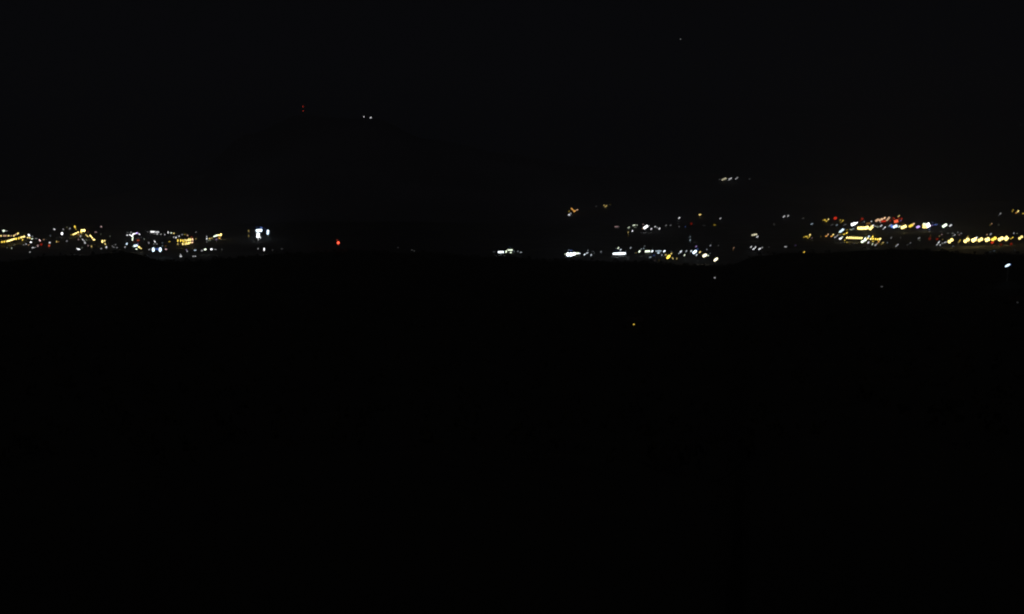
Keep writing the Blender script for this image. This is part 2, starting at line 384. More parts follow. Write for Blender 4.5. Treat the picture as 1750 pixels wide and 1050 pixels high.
# ------------------------------------------------------------------ the lights of the valley
# column row length width tilt colour brightness kind | landmark | own label; dim blue lamps beside white ones are added lens halos
DATA = open_data = """
6.2 394.7 5 5 0 g 2.2 l|the round greenish lamp at the far left edge|round greenish white lamp above the yellow rows at the far left edge
10.8 395 6 2 0 w .2 l
1.7 403.3 3 4 -30 k 1 l
6.5 403.3 3 4 80 a .7 l
9.6 403.3 3 4 80 a .7 l
14.5 403.3 3 4.4 80 k 1.1 l
19.2 403.3 3 4 70 a .5 l
23.7 403.2 3.5 3.5 40 k 1.2 l
26.4 401.2 4.5 3 40 a .8 l
30.5 399.5 5 3.5 40 k 1.4 l
3.4 413.8 3.5 4.5 70 y 1.3 l
7.6 413.3 4 4 70 y 1.4 l
12.8 412.4 5 4.5 25 k 2.2 l
16.3 411.4 5 4.5 25 k 2.8 l|the thick slanting yellow streak|brightest pale yellow lamp of the thick slanting streak near the left edge
19.8 410.2 5 4.5 25 k 2.8 l
23.4 409 5 4 25 k 2.4 l
27.4 408.4 4 4.5 70 y 1.8 l
32.2 407.4 6 3 80 y 1.4 l
36.3 406 4.5 4 80 k 2 l
40.5 404.8 6 3.6 10 k 2.6 l
38.5 410 3.5 3.5 60 y .9 l
49.4 402.2 6 4 -60 w 2.6 l|the tall white lamp over the left streak|tall leaning white lamp closing the right end of the left yellow streak
47.3 406.3 3.6 3 0 k 1 l
51 406.8 4 3 -60 k 1.1 l
55.2 404.3 2.6 2.6 0 w .2 l
54.9 408.5 4 3 10 g 1 l
61.7 407.9 6 2 -12 w .16 l
52.7 414.2 4 3.6 0 w 2 l
44.6 417.3 3 3.6 -50 w .3 l
40.5 418.7 3.5 2.5 10 w .15 l
49 418.8 4 2.2 10 a .2 l
56.2 423.5 5.5 2.4 5 w .65 l
60.3 423.1 3 2 0 w .15 l
51.1 431 3 3 0 w .25 l
67.9 411.1 5 3 -60 p 1.6 l
74.7 409.8 4 3.6 0 a .2 l
64.5 420.4 5 3.5 80 p .45 t
70.3 418 6 5 40 r .25 t
85 414.9 3.6 3.6 0 w 1 l
84 420 5 4.5 40 q .5 t|the red light under a white lamp at left|red light right under a small white lamp among the left clusters
92.9 392.3 4.5 3.4 -35 w .85 l
105.9 399.5 5.5 5 80 w 2.8 l|the lone bright white lamp left of the yellow slope|lone bright white lamp left of the yellow lamps climbing the left slope
108.3 392.3 4 3 -60 w .2 l
86 403.3 3.6 2.6 -40 c .09 l
96.7 413.2 4 2.2 80 k .4 l
100 413.6 3 3 40 o .13 l
114.2 412.2 3.8 2.6 0 w .2 l
24 418.7 3 3 0 g .06 l
12.3 423.5 3.5 2 -30 g .06 l
19.9 424.5 4 3 80 g .27 l
119.6 390.6 3.6 3 80 w .2 l
114.3 389 5 2.4 20 y .05 l
128 388 5 3.2 -75 y 1.4 l|the topmost yellow lamp of the left slope|topmost yellow lamp of the cluster climbing the left slope
129.9 392.2 3.6 2.4 -75 y .3 l
125.6 400.8 4.6 3.6 25 k 1.9 l
129.4 399.2 5 4.4 25 k 2.6 l
133.2 397.4 4.4 3 25 k 1.9 l
121.7 401.7 3.5 2.6 0 y .35 l
134 401.4 5 2.6 -20 o .35 l
141.9 394.3 6.5 5 0 k 2.6 l|the big round yellow lamp of the left slope|big round pale yellow lamp high in the left slope cluster
138.5 396.4 5 3 80 y 1.6 l
139.3 399.5 4 2.4 80 k .35 l
137.6 404 3.6 2.6 70 w .5 l
147.4 401.9 4 3 -45 k .8 l
149.8 404.2 4 3 -45 k .9 l
154.6 403.4 5 3.6 -50 k 2.2 l
157.4 406.6 4.6 3.2 -50 k 1.8 l
160.4 409.8 4.8 4.2 -10 k 2.4 l|the yellow lamp ending the falling streak|round yellow lamp at the lower end of a streak falling to the right
141.4 409.8 4 2.6 -25 w .65 l
143.8 412 3.6 2 -60 w .35 l
145.3 415.3 4 2.8 -60 w .75 l
147.6 410.4 5 1.8 -75 g .12 l
134 409.6 3.4 3 0 p .2 l
118.6 391.3 3.4 2.6 80 w .15 l
114.8 388.5 3 2.4 80 g .05 l
163.5 397 4.6 2.4 0 p .3 l
150.5 395.7 3 2.6 0 r .08 l
173 387.8 3 3.6 90 p .4 m|the pink beacon above the left slope|small pink beacon alone in the dark above the left slope
174.8 412.9 6 4.6 85 k 2.4 l|the double yellow lamp right of the left slope|double pale yellow lamp standing right of the left slope cluster
178.6 411.8 3.6 3.4 60 k 1.4 l
179.8 417.3 4.6 3 -60 k .9 l
181.7 422.8 4 3.6 70 w 1 l
173 425.2 3 3.2 0 w .3 l
150.5 420 3 3.2 0 p .2 l
156.3 421.4 4.6 2.6 80 k .42 l
134.3 426.2 6.4 3 -8 w 2 l|the flat white lamp low under the left slope|flat white lamp at the dark crest below the left slope
131.6 425 3 2.4 -30 w .5 l
140.2 423.5 5 4 0 g .05 l
194.3 422.8 4.5 2 0 w .14 l
199.8 423.5 4.5 2.2 15 w .15 l
192.3 420.7 2.2 4 60 w .1 l
197.4 418.3 4.5 2.5 40 w .08 l
188 404 3 3.4 0 g .05 l
172.4 400.2 3 3 0 g .04 l
217.5 402.2 3.4 3.4 0 w .85 l
224 397.4 3 3.4 60 w .25 l
218.2 397.8 5 2 0 w .06 l
222.3 401.9 4.2 3 -30 w 1.3 l
225.4 403.4 4 3.6 -30 w 2 l
227.6 400.9 5 3.6 60 w 2.2 l|the white hook of lamps|bright white lamp at the bend of the hook shaped group
230.5 399.5 4.6 3.2 20 w 1.9 l
233.8 398.6 4.4 3.4 15 v 1.8 l
226.8 406.3 5 3.4 85 g 1.6 l
226.4 409.8 4.4 3.6 80 g 1.6 l
238.1 400.5 4 3 -60 w 1.1 l
236 411.1 7 4 0 q .32 t
246.6 409 5 1.6 80 g .14 l
216.7 417 4.6 3.4 70 c 1.5 l
213.7 422.5 3.2 3.4 70 w .36 l
231.9 420.2 6.6 4 10 c 2.4 f|the bluish white floodlight under the white hook|bluish white floodlight low between the white hook and the dark crest
228.1 421.2 4 3 10 g .5 l
235.5 416.6 3.4 3 0 v .2 l
233.3 425.9 4 3.2 0 g 1.1 l
237.6 422.6 5.4 4 -40 k 2 l
240.9 424.8 4 3.4 -30 k 1.1 l
229 413.5 4 3 0 r .05 t
260.7 396.4 7.5 3.2 0 w 2.2 b|the flat white bar above the twin white lamps|flat bright white lit hall left of a thinner white strip
268.4 396.8 7 2.2 -4 w 1.2 b
268.6 399.9 3.6 2.6 -60 w .6 l
264 399.8 3.6 2 0 w .15 l
275 400.5 3.4 2.8 30 w .25 l
281.6 401.2 3.2 3 -50 w .27 l
252.8 396.7 3 3 0 w .07 l
287.4 397.4 5 3 88 w 1 l
292.6 398.3 3.6 3.4 0 g .85 l
297 399.1 3 3.4 70 k .7 l
297 405.7 3.6 2.8 70 w .4 l
300.8 406.3 3.8 3.2 85 w 1 l
305.9 403.9 4 2.8 15 w .6 l
311.4 401.2 3 3 80 w .2 l
315.9 401.2 3 2.6 80 y .18 l
254.2 415.3 4.6 2.6 -80 w .26 l
264.5 413.2 5.4 3 -58 w 1.1 l
263.1 417 3.4 2.6 50 w .15 l
267.9 417.3 3.4 2.6 0 w .16 l
255.2 426.6 4.6 2.8 20 w .3 l
262 426.9 6.2 5 88 c 2.7 f|the left one of the twin white lamps|left one of two tall white floodlights at the dark crest
273.8 426.9 6.2 5 88 c 2.7 f|the right one of the twin white lamps|right one of two tall white floodlights at the dark crest
269.4 425.9 3.4 3.6 80 b .45 s
266.4 425.9 3.2 2.4 0 b .25 s
277.5 415.3 4.4 3 0 c .05 l
277.5 420.7 4 2.6 40 c .1 l
283.7 426.2 4 3.6 0 p .65 l
289.5 413.2 4.6 2.8 20 y .32 l
283 420.7 5 2.4 0 o .08 l
303.9 411.5 5.6 3 88 y 1.6 l|the leftmost lamp of the yellow block|leftmost yellow lamp of the dense glowing block on the left
308.8 411.5 5.2 3.2 88 y 1.7 l
312.6 411.4 4.6 3 88 y 1.5 l
303.9 417.4 4.4 2.6 88 k .42 l
312.4 417.3 4.4 3.8 88 k 1.6 l
314.2 413.9 3.6 2.4 0 y .9 l
316.3 410.8 4.4 2.8 88 k 1.4 l
319.5 411.2 4.6 3 88 k 1.7 l
322.7 410.2 5.4 3.4 88 k 2.3 l|the heart of the yellow block|brightest pale yellow lamp in the heart of the left yellow block
325.9 409.8 5.2 3 88 k 2 l
329 409.6 5.2 3 88 a 1.7 l
316.4 417.2 4.4 2.8 88 k 1.5 l
319.6 416.8 4.6 3 88 k 2 l
322.7 415.6 5.2 3.2 88 k 2.2 l
325.4 414.6 4 2.4 88 k 1.5 l
328.4 414.6 4 3.6 10 a 1.5 l
318 414.2 3.6 2 0 y 1 l
320.4 402.6 4.6 2.6 -75 a .4 l
327.4 405.2 3.6 3 0 q .2 l
334.9 397.1 3 3 50 w .11 l
334.9 408.4 2.8 2.4 0 k .16 l
309 438.2 4.6 3.8 0 w .9 l|the white lamp on the dark crest at left|white lamp sitting low on the dark crest under the yellow block
308.6 435.4 3 1.6 88 w .3 l
318.5 427 3 3.4 80 v .15 l
319.8 429.7 4 2.6 -40 w .36 l
333.5 427.9 5.4 3 12 c .75 l
330.2 438.4 3 2.4 0 w .35 l
333.6 438.3 3.2 3 0 w .4 l
345 428.6 3.8 2.4 55 w .42 l
350.7 426.6 5 4.6 10 g 2 l|the greenish lamp of the low pair|round greenish lamp, left one of a bright low pair
361.3 426.2 4.4 4.4 0 w 2.3 l|the white lamp of the low pair|round white lamp, right one of a bright low pair
368 426.6 6 2 -6 w .22 l
379.1 426.6 3 3 0 w .04 l
353.4 408.2 4 3.4 85 w 1 l
353.2 404.4 4 1.8 88 w .32 l
358.2 408 4 2.8 0 k .65 l
362 407.2 3.6 2.2 35 k .35 l
357.4 411.2 9 1.6 0 g .22 l
353.4 413.9 3 2 88 w .1 l
366.4 404.3 4.4 4 20 g 2 l
370 402.8 4.8 4 20 g 2.6 l
373.6 402.3 4.6 4 10 k 2.7 l|the short rising row of pale lamps|dazzling pale lamp in the middle of the short rising row
377.3 401.6 6 4.6 70 k 2.8 l
375 407 4.2 3.2 10 o 1.2 l
369.9 409.5 3.6 2.2 88 v .27 l
425 395 4 2.4 80 k .36 l
425 403.4 5.4 2 88 k .2 l
434.6 395.4 4 1.6 5 p .1 l
442.6 394.2 10 5.6 3 c 3.2 f|the great white floodlights|great white floodlight bank, upper one of the brightest pair at left
441 402.4 7.6 6.4 85 w 3 f|the lower great white floodlight|lower white floodlight bank directly under the great upper one
444.9 405.8 5 2 -75 w 1 l
441.5 409.4 5 1.8 88 w .45 l
446.5 389.2 8 3.4 -15 b .3 l
438.8 388.4 3 2.4 -45 b .12 l
457.7 397.3 7 4.4 85 c 2.8 f|the tall bluish lamp right of the floodlights|tall bluish white floodlight right of the great white floodlights
453 392 5 4 -60 b .07 l
458.5 403.6 4.6 2 0 g .06 l
451.4 426.4 7 3.2 88 w 2 l|the bottle shaped white lamp|slim upright white lamp alone at the dark crest under the floodlights
441.1 425.2 3 2.8 45 w .26 l
481.6 425.5 5 3.4 0 w .03 l
465.8 427.6 3.6 3 0 w .025 l
578 415.3 6.4 6 70 R 2.8 m|the lone red beacon|lone glowing red beacon in the dark middle of the view
576.2 410.6 3 2 -60 R .3 l
518.3 182.9 2.4 4 90 r .5 M|the red mast on the mountain|radio mast high on the dark mountain with two tiny red lights
622 200 2.4 2.4 45 w .5 n|the left white house light on the mountain|left one of two houses with tiny white windows high on the mountain
633.5 201.4 3 2.6 85 w .65 n|the right white house light on the mountain|right one of two houses with tiny white windows high on the mountain
680.2 423.4 4.5 1.6 10 w .022 l
704 427.5 3.4 2.6 20 w .035 l
708 429.2 3 2.4 0 w .03 l
856 431.1 10.5 4 4 w 3 b|the left white bar of the central group|left flat white lit hall of the small central group
864.9 430.3 5.6 3.2 80 g 2 l
871.6 427.6 9.5 2.8 0 g 2.2 b|the thin teal white bar of the central group|thin greenish white lit hall, top of the small central group
872.9 431.7 3.8 3.2 0 g 1.6 l
878.5 429.8 3 3 45 c .12 l
885.1 429.8 4 2.4 85 w .16 l
890.3 431.5 4 2.8 15 w .36 l
844.4 430.6 7 1.6 0 w .05 l
870.7 422 5 3 0 b .025 l
972.9 435.2 9 7.6 0 w 3.2 f|the brightest white lamps of the right valley|dazzling white floodlight bank starting the white row of the right valley
979.5 434.6 8 6 15 w 3 f
985.4 433.4 7.4 4 5 g 2.4 b
990 433.3 4.4 2.6 0 w 1.6 l
966.2 434.4 4.6 2.4 10 g .6 l
975.9 428.3 6 4 15 b .2 l
971.5 427.8 3 3 60 c .12 l
975.5 440.6 5 2.6 0 g .06 l
999 435.3 4.4 3.2 30 w 1.3 l
1003.4 432.7 4.6 2.8 30 w .85 l
1010.4 436 4.4 3.2 60 w .7 l
1004.8 428.2 4 2.2 50 w .12 l
1027.1 430.5 4.6 2.6 30 w .2 l
1015.5 433.2 4 1.8 45 w .05 l
1013 430.3 8 2 5 w .03 l
1058.3 433.7 24 5.4 4 w 3.2 b|the long white hall|long flat dazzling white lit hall, widest light of the valley
1056.5 424.3 5.2 3.2 48 g 1.05 l
1060.6 427.2 4.6 3 50 w .85 l
1053 429 8 2.4 0 b .1 l
1077.7 424 4.2 2.6 50 w .42 l
1092.8 429.9 5.6 3.6 55 g 2 l
1096 426 3.6 2 55 w .25 l
1100 425 4.4 2.6 60 c .2 l
1102 420.6 3 2.4 30 w .08 l
1087 432.4 3.6 2.4 10 k .1 l
1106.7 429.8 9 4.2 4 g 2.5 b|the greenish bar right of the long white hall|short greenish white lit hall right of the long white one
1114.6 429.6 5.6 4 50 w 2.2 l
1125.4 429.4 11 3.2 2 c .75 b|the blue band|pale blue lit hall in the middle of the white valley row
1125.2 432.7 5.4 3 10 c 1.1 l
1135.4 429.6 5.8 4 45 w 2.2 l
1111.3 439.8 5.4 3.8 15 c .32 l
1117.6 436.6 4 2.6 50 b .12 s
1131.2 436.1 3.8 2.8 50 w .26 l
1137.8 435.8 4.8 2.8 40 k .5 l
1142.4 439.2 7 4.6 45 y 2.4 l|the yellow lamp below the blue band|slanting yellow lamp at the lower edge of the white valley row
1147.2 433.8 4.6 3 55 k .65 l
1149.7 441.7 5 3.2 -50 k .5 l
1156.6 442.2 5 2.8 80 k .3 l
1119.3 445.2 3.6 2.6 50 p .03 l
1126 445 4 2.6 50 y .03 l
1147 430 8 2 0 w .04 l
1163.6 430.3 6.4 3 48 w 1.4 l
1160.4 433.3 3.6 2.2 45 w .3 l
1172.9 429.6 5.4 2.8 55 w .52 l
1169.8 436.3 4.6 3 55 g .95 l
1181.3 429.4 5 3.2 55 w 1 l
1187.2 430.9 7.4 5 40 c 3 f|the bluish floodlight of the right valley|slanting bluish white floodlight with blue fringe in the white valley row
1191.6 426.4 5 3.6 40 b .22 l
1189.7 421.6 4.6 2.4 35 v .48 l
1190.4 436 4.6 3 50 w .85 l
1196.2 431.2 5 2.8 45 k 1.1 l
1204.3 437 7 5.2 30 e 2.4 f|the broad yellow white lamp ending the valley row|broad pale yellow floodlight near the right end of the white valley row
1209.8 436.8 4.4 4 -30 g .7 l
1207.9 426.7 3 3.4 50 w .15 l
1213.4 433.4 3.4 2.6 40 w .06 l
1214 419.9 4.2 2.4 50 w .25 l
1227.8 419.8 3 2.4 0 w .03 l
1223.3 443.8 7.2 4.0 42 e 2.4 f|the slanting lamp at the row end|slanting pale yellow floodlight just below the right end of the valley row
1179.4 405.1 4 2.4 45 c .12 l
1179.4 410.7 4.2 2.8 55 c .36 l
1253.8 423.9 5 2.6 50 a .2 l
1253 427.5 3.6 2 60 o .05 l
977.4 357.3 5.4 3.4 -35 o .85 l|the orange cluster on the middle hillside|upper left orange lamp of the small hillside cluster
979.9 359.6 4.4 3.2 -35 o .55 l
982 361.3 5.8 3.4 35 o .95 l
986.2 359 4.6 2.6 20 a .65 l
972.6 361.3 4.4 2.2 50 y .2 l
972.6 367.4 4 3 50 w .8 h
975.2 365 4.6 2.2 45 w .35 l
1032.2 350.9 3.4 2.4 60 k .36 l
1036.4 351.9 4 2.4 50 k .38 l
1034.4 353.7 4 2.4 0 k .36 l|the heart shaped dim cluster|lowest lamp of a dim heart shaped trio on the hillside
1042.9 349.9 4 3 0 y .03 l
1019 352.8 5 2 0 w .02 l
1053.8 387.6 7 2.8 4 p .28 b|the flat pink light left of the hillside village|flat dim pinkish lit hall left of the hillside village
1074.5 389.2 5.8 3 30 g .55 l
1083.7 385.1 7 3 15 g 1.1 l|the greenish arc of the hillside village|greenish white lamp topping the left arc of the hillside village
1088.7 385.2 3 2.6 -40 g .3 l
1085 388.5 4.4 3 0 g .12 l
1080.8 394.9 4.8 3 65 w .95 l
1073.6 397.3 4.6 2 80 k .3 l
1073.8 402.6 6 3 80 y .02 l
1103.4 388.4 8.4 5 35 w 2.4 f|the bright white lamp of the hillside village|brightest white floodlight in the middle of the hillside village
1098.4 391 4 2 10 a .3 l
1099 383.6 3.4 2.2 70 p .14 l
1108.8 386 4 2.4 20 w .15 l
1113 391.5 4.6 3.2 60 w .85 l
1119.7 387.7 4.4 2.4 45 w .5 l
1123.3 389.4 3.2 2.6 40 w .2 l
1126.8 391 5 3 45 w .95 l
1138 385.7 4.8 2.6 40 w .12 l
1146 385.3 5.4 3 20 w .08 l
1160.9 372.7 5 2.8 45 w .85 l|the slanting white lamp above the hillside village|small slanting white lamp alone above and right of the hillside village
1196.2 367.1 5.6 4 15 k .85 l|the pale yellow lamp high right of the village|small pale yellow lamp alone high above the red light
1181.5 382.6 5.4 5 50 r .13 t|the dark red hillside light|dim dark red light right of the hillside village
1231.2 373.6 5 2.6 45 w .36 l
1221.3 384.7 4.8 2.8 40 y .2 h
1160.6 387.4 3.6 3.4 60 w .06 l
1171.2 387.7 2.6 4 0 b .07 l
1203 385.6 7 2 5 w .015 l
1237.4 306.4 8.4 3.4 22 e .45 f|the three lights high on the hill|left and widest lamp of three in a row high on the hill
1247.7 306 7 2.8 30 w .5 f
1259 305 5.6 2.2 36 w .34 f
1230 307.2 4 3 0 w .05 l
1281.3 306 4 3 40 w .025 l
1339.9 370.3 6 3 45 w .65 l|the small slanting pair above the gap|left one of a small slanting white pair on the hillside
1346.8 369.2 5.6 2.6 45 w .5 l
1289 401.5 9.5 3.4 12 e .75 f|the flat pale lamp in the gap|flat pale floodlight in the dark gap between the two right towns
1294.3 404.9 6 3.2 42 w .75 l
1283.7 422.3 4.8 2.8 48 w .62 l
1290.9 423 5.4 3 62 w .7 l
1287.9 425.8 5.6 3 30 w 1.1 l|the small white crescent group|lowest lamp of the small white group in the gap
1298.2 425.7 6.4 3.2 32 w 1.1 l
1302.6 423.3 3 2 30 w .3 l
1342.6 422 5.4 2.6 48 w .32 h
1359.4 419.7 5 4 0 v .035 l
1323 384 5 3.4 30 w .02 l
1372.5 373.5 7 2.6 20 w .025 l
1314 422.6 3 2.4 0 w .02 l
1373.8 431.6 5 3 45 y .8 l|the yellow lamp at the crest|small yellow lamp low at the dark crest below the right town
1371 433.6 4.6 2.4 30 y .35 l
1387.4 383 7 2.8 28 c .4 l
1410 376.2 5 3.4 -45 y .65 l|the dim yellow clump over the town|left yellow lamp of the small clump above the right town
1415.6 375.2 4 2.8 60 k .75 l
1412.6 378.3 4.4 3 40 y .5 l
1407.2 376.8 4 2.4 10 y .3 l
1427.5 373.2 8.5 6 30 r .62 t|the big red light beside the yellow clump|big dull red light above the left part of the right town
1436 376.6 4.2 3.4 60 y .25 l
1440.3 377.8 4.8 2.4 55 y .55 l
1437 380.4 4 2 10 y .12 l
1430.2 385 4.4 2.6 30 c .25 l
1422 384.4 8 1.8 32 w .06 l
1444.6 384.2 7 2.4 15 w .07 l
1458.2 383.4 8 6 20 w 3 f|the slanting white floodlight of the right town|slanting white floodlight at the upper left of the right town
1463.6 381.4 6.4 3.6 28 w 2.6 l
1438.4 394.4 8.6 3.8 40 c 2 l|the bluish slanting lamp left in the town|long slanting bluish white lamp at the left of the right town
1434.4 397 5 3 35 g .7 l
1447.6 393.2 6 2.4 25 y .18 l
1454.4 392.4 6 2 10 g .3 l
1458.6 391.4 4 1.8 40 c .3 l
1378.2 404.6 6 3.4 0 y .65 l|the yellow roof shaped cluster|widest lamp of the yellow cluster left of the right town
1384.3 401.6 4.6 3.2 50 k 1.1 l
1374.2 405.4 4 2.4 40 y .35 l
1380.6 407 4 2 0 y .45 l
1383.4 404.6 3 2.6 60 y .5 l
1387.6 406.8 5 2.2 45 p .08 l
1412.2 403.8 5.4 3.4 20 o .7 l|the orange twin lamps|left one of the orange twin lamps left of the beaded row
1415 401.2 4.4 2.8 55 a .65 l
1421.2 404 5.4 3.4 20 o .95 l
1424 401.3 4.4 2.8 50 k 1.1 l
1403 404.6 4 3 40 y .05 l
1427.5 405.6 5.4 2.8 20 w .42 l
1431.2 402.8 5.4 2.6 45 w .35 l
1435.8 401 5 2.2 30 y .2 l
1436.2 408 6 4 30 w 2 l|the white lamp before the beaded row|slanting white lamp at the left end of the yellow beaded row
1439.2 405.6 4.6 2.8 50 g 1 l
1442.6 400.6 5.4 3 10 y .85 l
1447 398.6 5 3 50 y 1.3 l|the yellow hook above the beaded row|yellow lamp just above the left end of the beaded row
1447.4 414.2 3.6 3 40 y .32 l
1443.6 411 4 2.6 60 y .4 l
1459.6 416.4 7 2.4 30 w .04 l
1478.4 407.6 5 3.4 50 g 2 l
1476.2 411.8 9 4.2 34 g 2.4 f|the greenish lamp under the beaded row|long slanting greenish white floodlight below the beaded row
1484.8 404.4 5 3.4 55 c 1.3 l
1483 407.6 4.6 3.4 50 k 1.8 l
1491.2 404.8 5.6 3 55 y 1.6 l
1488 408.6 4.6 3 50 k 2 l
1492 408.4 4.6 3.4 50 y 2 l
1496.2 408.8 4.6 3.4 45 y 2 l
1500 409.3 4.8 3.6 40 y 2 l
1504 408.6 5.4 3.8 50 k 2.3 l|the right end of the beaded row|pale yellow lamp closing the right end of the beaded row
1501.8 412.8 5.4 3.4 60 o .9 l
1499 416.6 5 2 45 a .35 l
1492 412.8 4.6 3 10 y .6 l
1484 414.8 5 3 50 w 1.1 l
1491.1 417.4 5.6 3.4 65 g .5 l
1496.2 419 5 3 45 w .42 l
1508.9 415 5.4 2.8 35 k .42 l
1505.6 418 4 2 20 y .06 l
1516.5 414.9 3.6 2.4 45 c .11 l
1523 406.6 5 2.4 45 w .16 l
1534.3 418.4 4.4 2.6 45 w .38 l|the faint pair under the right town|upper lamp of a faint slanting pair below the right town
1531.5 420.8 4.4 2.6 40 w .3 l
1555.9 415.5 4 2.6 50 w .1 l
1551 418.6 5 2.4 30 w .03 l
1539 406.6 3 2.4 40 w .025 l
1471.6 390.2 13 6.6 0 k 3.2 b|the broad yellow hall|broad dazzling yellow lit hall in the upper right town
1481 389.6 8 6.4 10 k 3 f
1488.8 389.6 8 5.4 48 k 2.3 f|the yellow lamp right of the broad yellow hall|slanting pale yellow floodlight touching the broad yellow hall
1491.6 385.8 5 3.4 40 w 1.3 l
1483.9 382.4 8 4.4 25 o .2 b
1489 378.9 3.8 3 50 w .52 l
1473.6 374.4 6 5 20 r .24 t
1470 378 5 3 60 r .05 t
1476.6 379.2 4 2.4 45 w .08 l
1499 376.6 7 4.4 35 a .85 l|the salmon lamps|left lamp of the salmon coloured group above the right town
1505.4 375.8 7.4 4.2 30 a 1.0 l
1511.6 373 6 4 40 a 1.2 l
1517.6 374.4 8 3.8 50 a .75 l
1510 378.4 9 3.4 8 r .6 s
1504.4 380 3.6 2.6 0 p .25 l
1536 369.4 6.6 3 38 k .42 l|the topmost pale lamp over the red lights|topmost pale slanting lamp above the red lights of the right town
1531.4 378.6 8.4 5.6 30 q 1.1 s|the big red sign|big bright red sign in the upper right town
1527.4 373.4 6 5 0 r .2 t
1540.8 374.2 5 4.6 40 r .24 t
1539.4 377.6 5 2.4 10 v .13 l
1536 373.6 4 3.4 0 r .22 t
1521.6 377.6 5 3.6 40 r .2 t
1505.8 386.2 7 3 42 w .65 l
1500.2 388 4 2.4 60 g .3 l
1512.4 388.8 5 2.8 45 w .9 l
1509.8 391.6 4.6 2.2 35 w .4 l
1496 386.9 6 2.4 -10 w .25 l
1520.9 385.2 5.4 2.4 45 w .42 l
1518.6 387.6 4 2.4 40 c .12 l
1524.2 387 5 6 80 b .7 s|the blue white sign|blue sign left of a bluish white lamp in the right town
1529.8 387.2 7.4 5 25 c 2.2 f
1536.8 387.4 5.6 3.2 50 g 1.1 l
1544.4 388.2 11 6 22 k 2.7 f|the wide yellow lamp right of the red sign|wide slanting pale yellow floodlight below and right of the red sign
1542.8 382.4 6 2 30 o .07 l
1556.8 386 7.6 4.8 30 y 1.3 l
1561.4 383 6 3.6 50 a 1.2 l
1553.6 387.6 3.4 3.4 0 y .35 l
1569 388 7 3.8 42 v 1.5 s|the violet sign|small violet sign between a yellow lamp and a white floodlight
1579.6 382.8 6 5 0 g 1.2 l
1580.8 387 9 7.6 0 k 2.6 f|the dazzling yellow white lamp of the right town|pale yellow floodlight half merged with the dazzling white one
1585.8 385.4 8.6 8 30 w 3.4 f|the dazzling white floodlight with blue trail|dazzling white floodlight with a blue glow trailing to its right
1588.4 391.6 5 3 60 b .2 l
1592.4 385.6 5 3 30 v .35 l
1594 380.4 6 3.4 0 b .06 l
1599 384.2 9 2.6 6 b .35 l
1607 385.4 5 2 0 b .06 l
1614.4 385.8 8.4 5 35 g 2.2 l|the greenish lamp right of the white floodlight|slanting greenish white lamp, left one of a pair ending the town
1624.4 385.6 7 4 40 w .95 l
1570.5 407.2 6.4 2.6 42 w .27 l
1572 411 4 3 60 g .04 l
1589 408.2 7 5 20 r .11 t
1590.3 403.6 4 2.6 0 o .05 t
1601.4 409 7.4 4 25 r .17 t|the dull red light before the yellow lamp row|dull red light left of the big yellow lamp row
1605.4 403.8 4.6 2.6 50 k .13 l
1609.5 401 3.4 2.6 0 p .16 l
1620 399 5 1.8 10 w .05 l
1628 398.8 6 2 10 w .1 l
1631.6 401.8 4.4 2.6 50 w .36 l
1637 397.4 3.4 3 60 w .1 l
1642.5 399.2 5 2 0 w .15 l
1639.4 401.8 4 2.6 50 p .12 l
1628 403.4 5 3 20 g .07 l
1611 409.4 3.6 2.6 50 k .09 l
1624.4 411.8 8.6 6 38 k 2.4 f|the first lamp of the big yellow row|leftmost big yellow floodlight of the right hand row, standing apart
1640.4 411.4 6 4.2 55 y .38 l
1638.4 414.4 4 2.6 10 k .2 l
1615.6 414.4 7 2.8 18 w .52 l
1610.6 416 4 1.8 -10 w .2 l
1604.2 414.6 7 3 55 w .75 l
1601.3 418.6 3.6 2.8 50 w .42 l
1606.8 419 4 2.6 75 w .42 l
1628.7 421 5 3 40 c .07 l
1651.8 411.2 8.8 7 35 k 2.7 f|the second lamp of the big yellow row|second big yellow floodlight of the right hand row
1653.9 404.4 6 2.6 35 y .27 l
1664.4 410.4 8.6 7.4 30 k 3 f|the third lamp of the big yellow row|third and largest big yellow floodlight of the right hand row
1668.8 406.6 5 3.2 55 w 1.6 l
1675.4 410 8 6.4 30 k 2.2 f|the fourth lamp of the big yellow row|fourth big yellow floodlight of the right hand row
1687.4 409.6 8.8 7.6 25 k 2.9 f|the fifth lamp of the big yellow row|fifth big yellow floodlight of the right hand row
1698.6 408.6 8 5.8 35 y 2.2 f|the sixth lamp of the big yellow row|sixth yellow floodlight of the right hand row with red light below
1695.8 414.6 8 5.4 20 r .55 t|the red light under the yellow row|brightest red light directly under the big yellow row
1710.4 408.6 8.2 6.8 30 k 2.5 f|the seventh lamp of the big yellow row|seventh big yellow floodlight, left one of a touching pair
1719.8 407.8 8 7.6 45 k 2.6 f|the eighth lamp of the big yellow row|eighth big yellow floodlight, right one of a touching pair
1686.8 401.2 4 3 50 a .26 l
1693.2 400.4 6 2.8 55 w .37 l
1669.4 416 4 2.4 -30 k .09 l
1655.6 416 3.6 2.4 0 k .08 l
1710.8 418 5 4.6 40 r .14 t
1728 417.2 6 4.6 40 r .22 t|the rightmost red light|rightmost dim red light under the right end of the yellow row
1699 429 6 2.4 25 c .05 l
1692.6 430.6 4 1.6 10 c .03 l
1694.8 382.6 3.6 3 80 a .24 l
1692 385.2 4 2.4 30 y .06 l
1706.6 384.4 3 4 0 g .03 l
1709.7 365.4 4.4 3.4 40 w .22 l|the dim white lamp left of the top yellow lamps|dim white lamp left of the yellow lamps at the right edge
1707 368.4 3 2.4 40 w .04 l
1731.4 359.2 4 3 50 y .3 l
1730 361.8 3.4 3 60 y .14 l
1740 361.4 4.6 3.8 60 k 1.1 l|the warm lamp high at the right edge|warm yellow lamp high on the slope at the right edge
1736.8 364 4.6 3 20 o .42 l
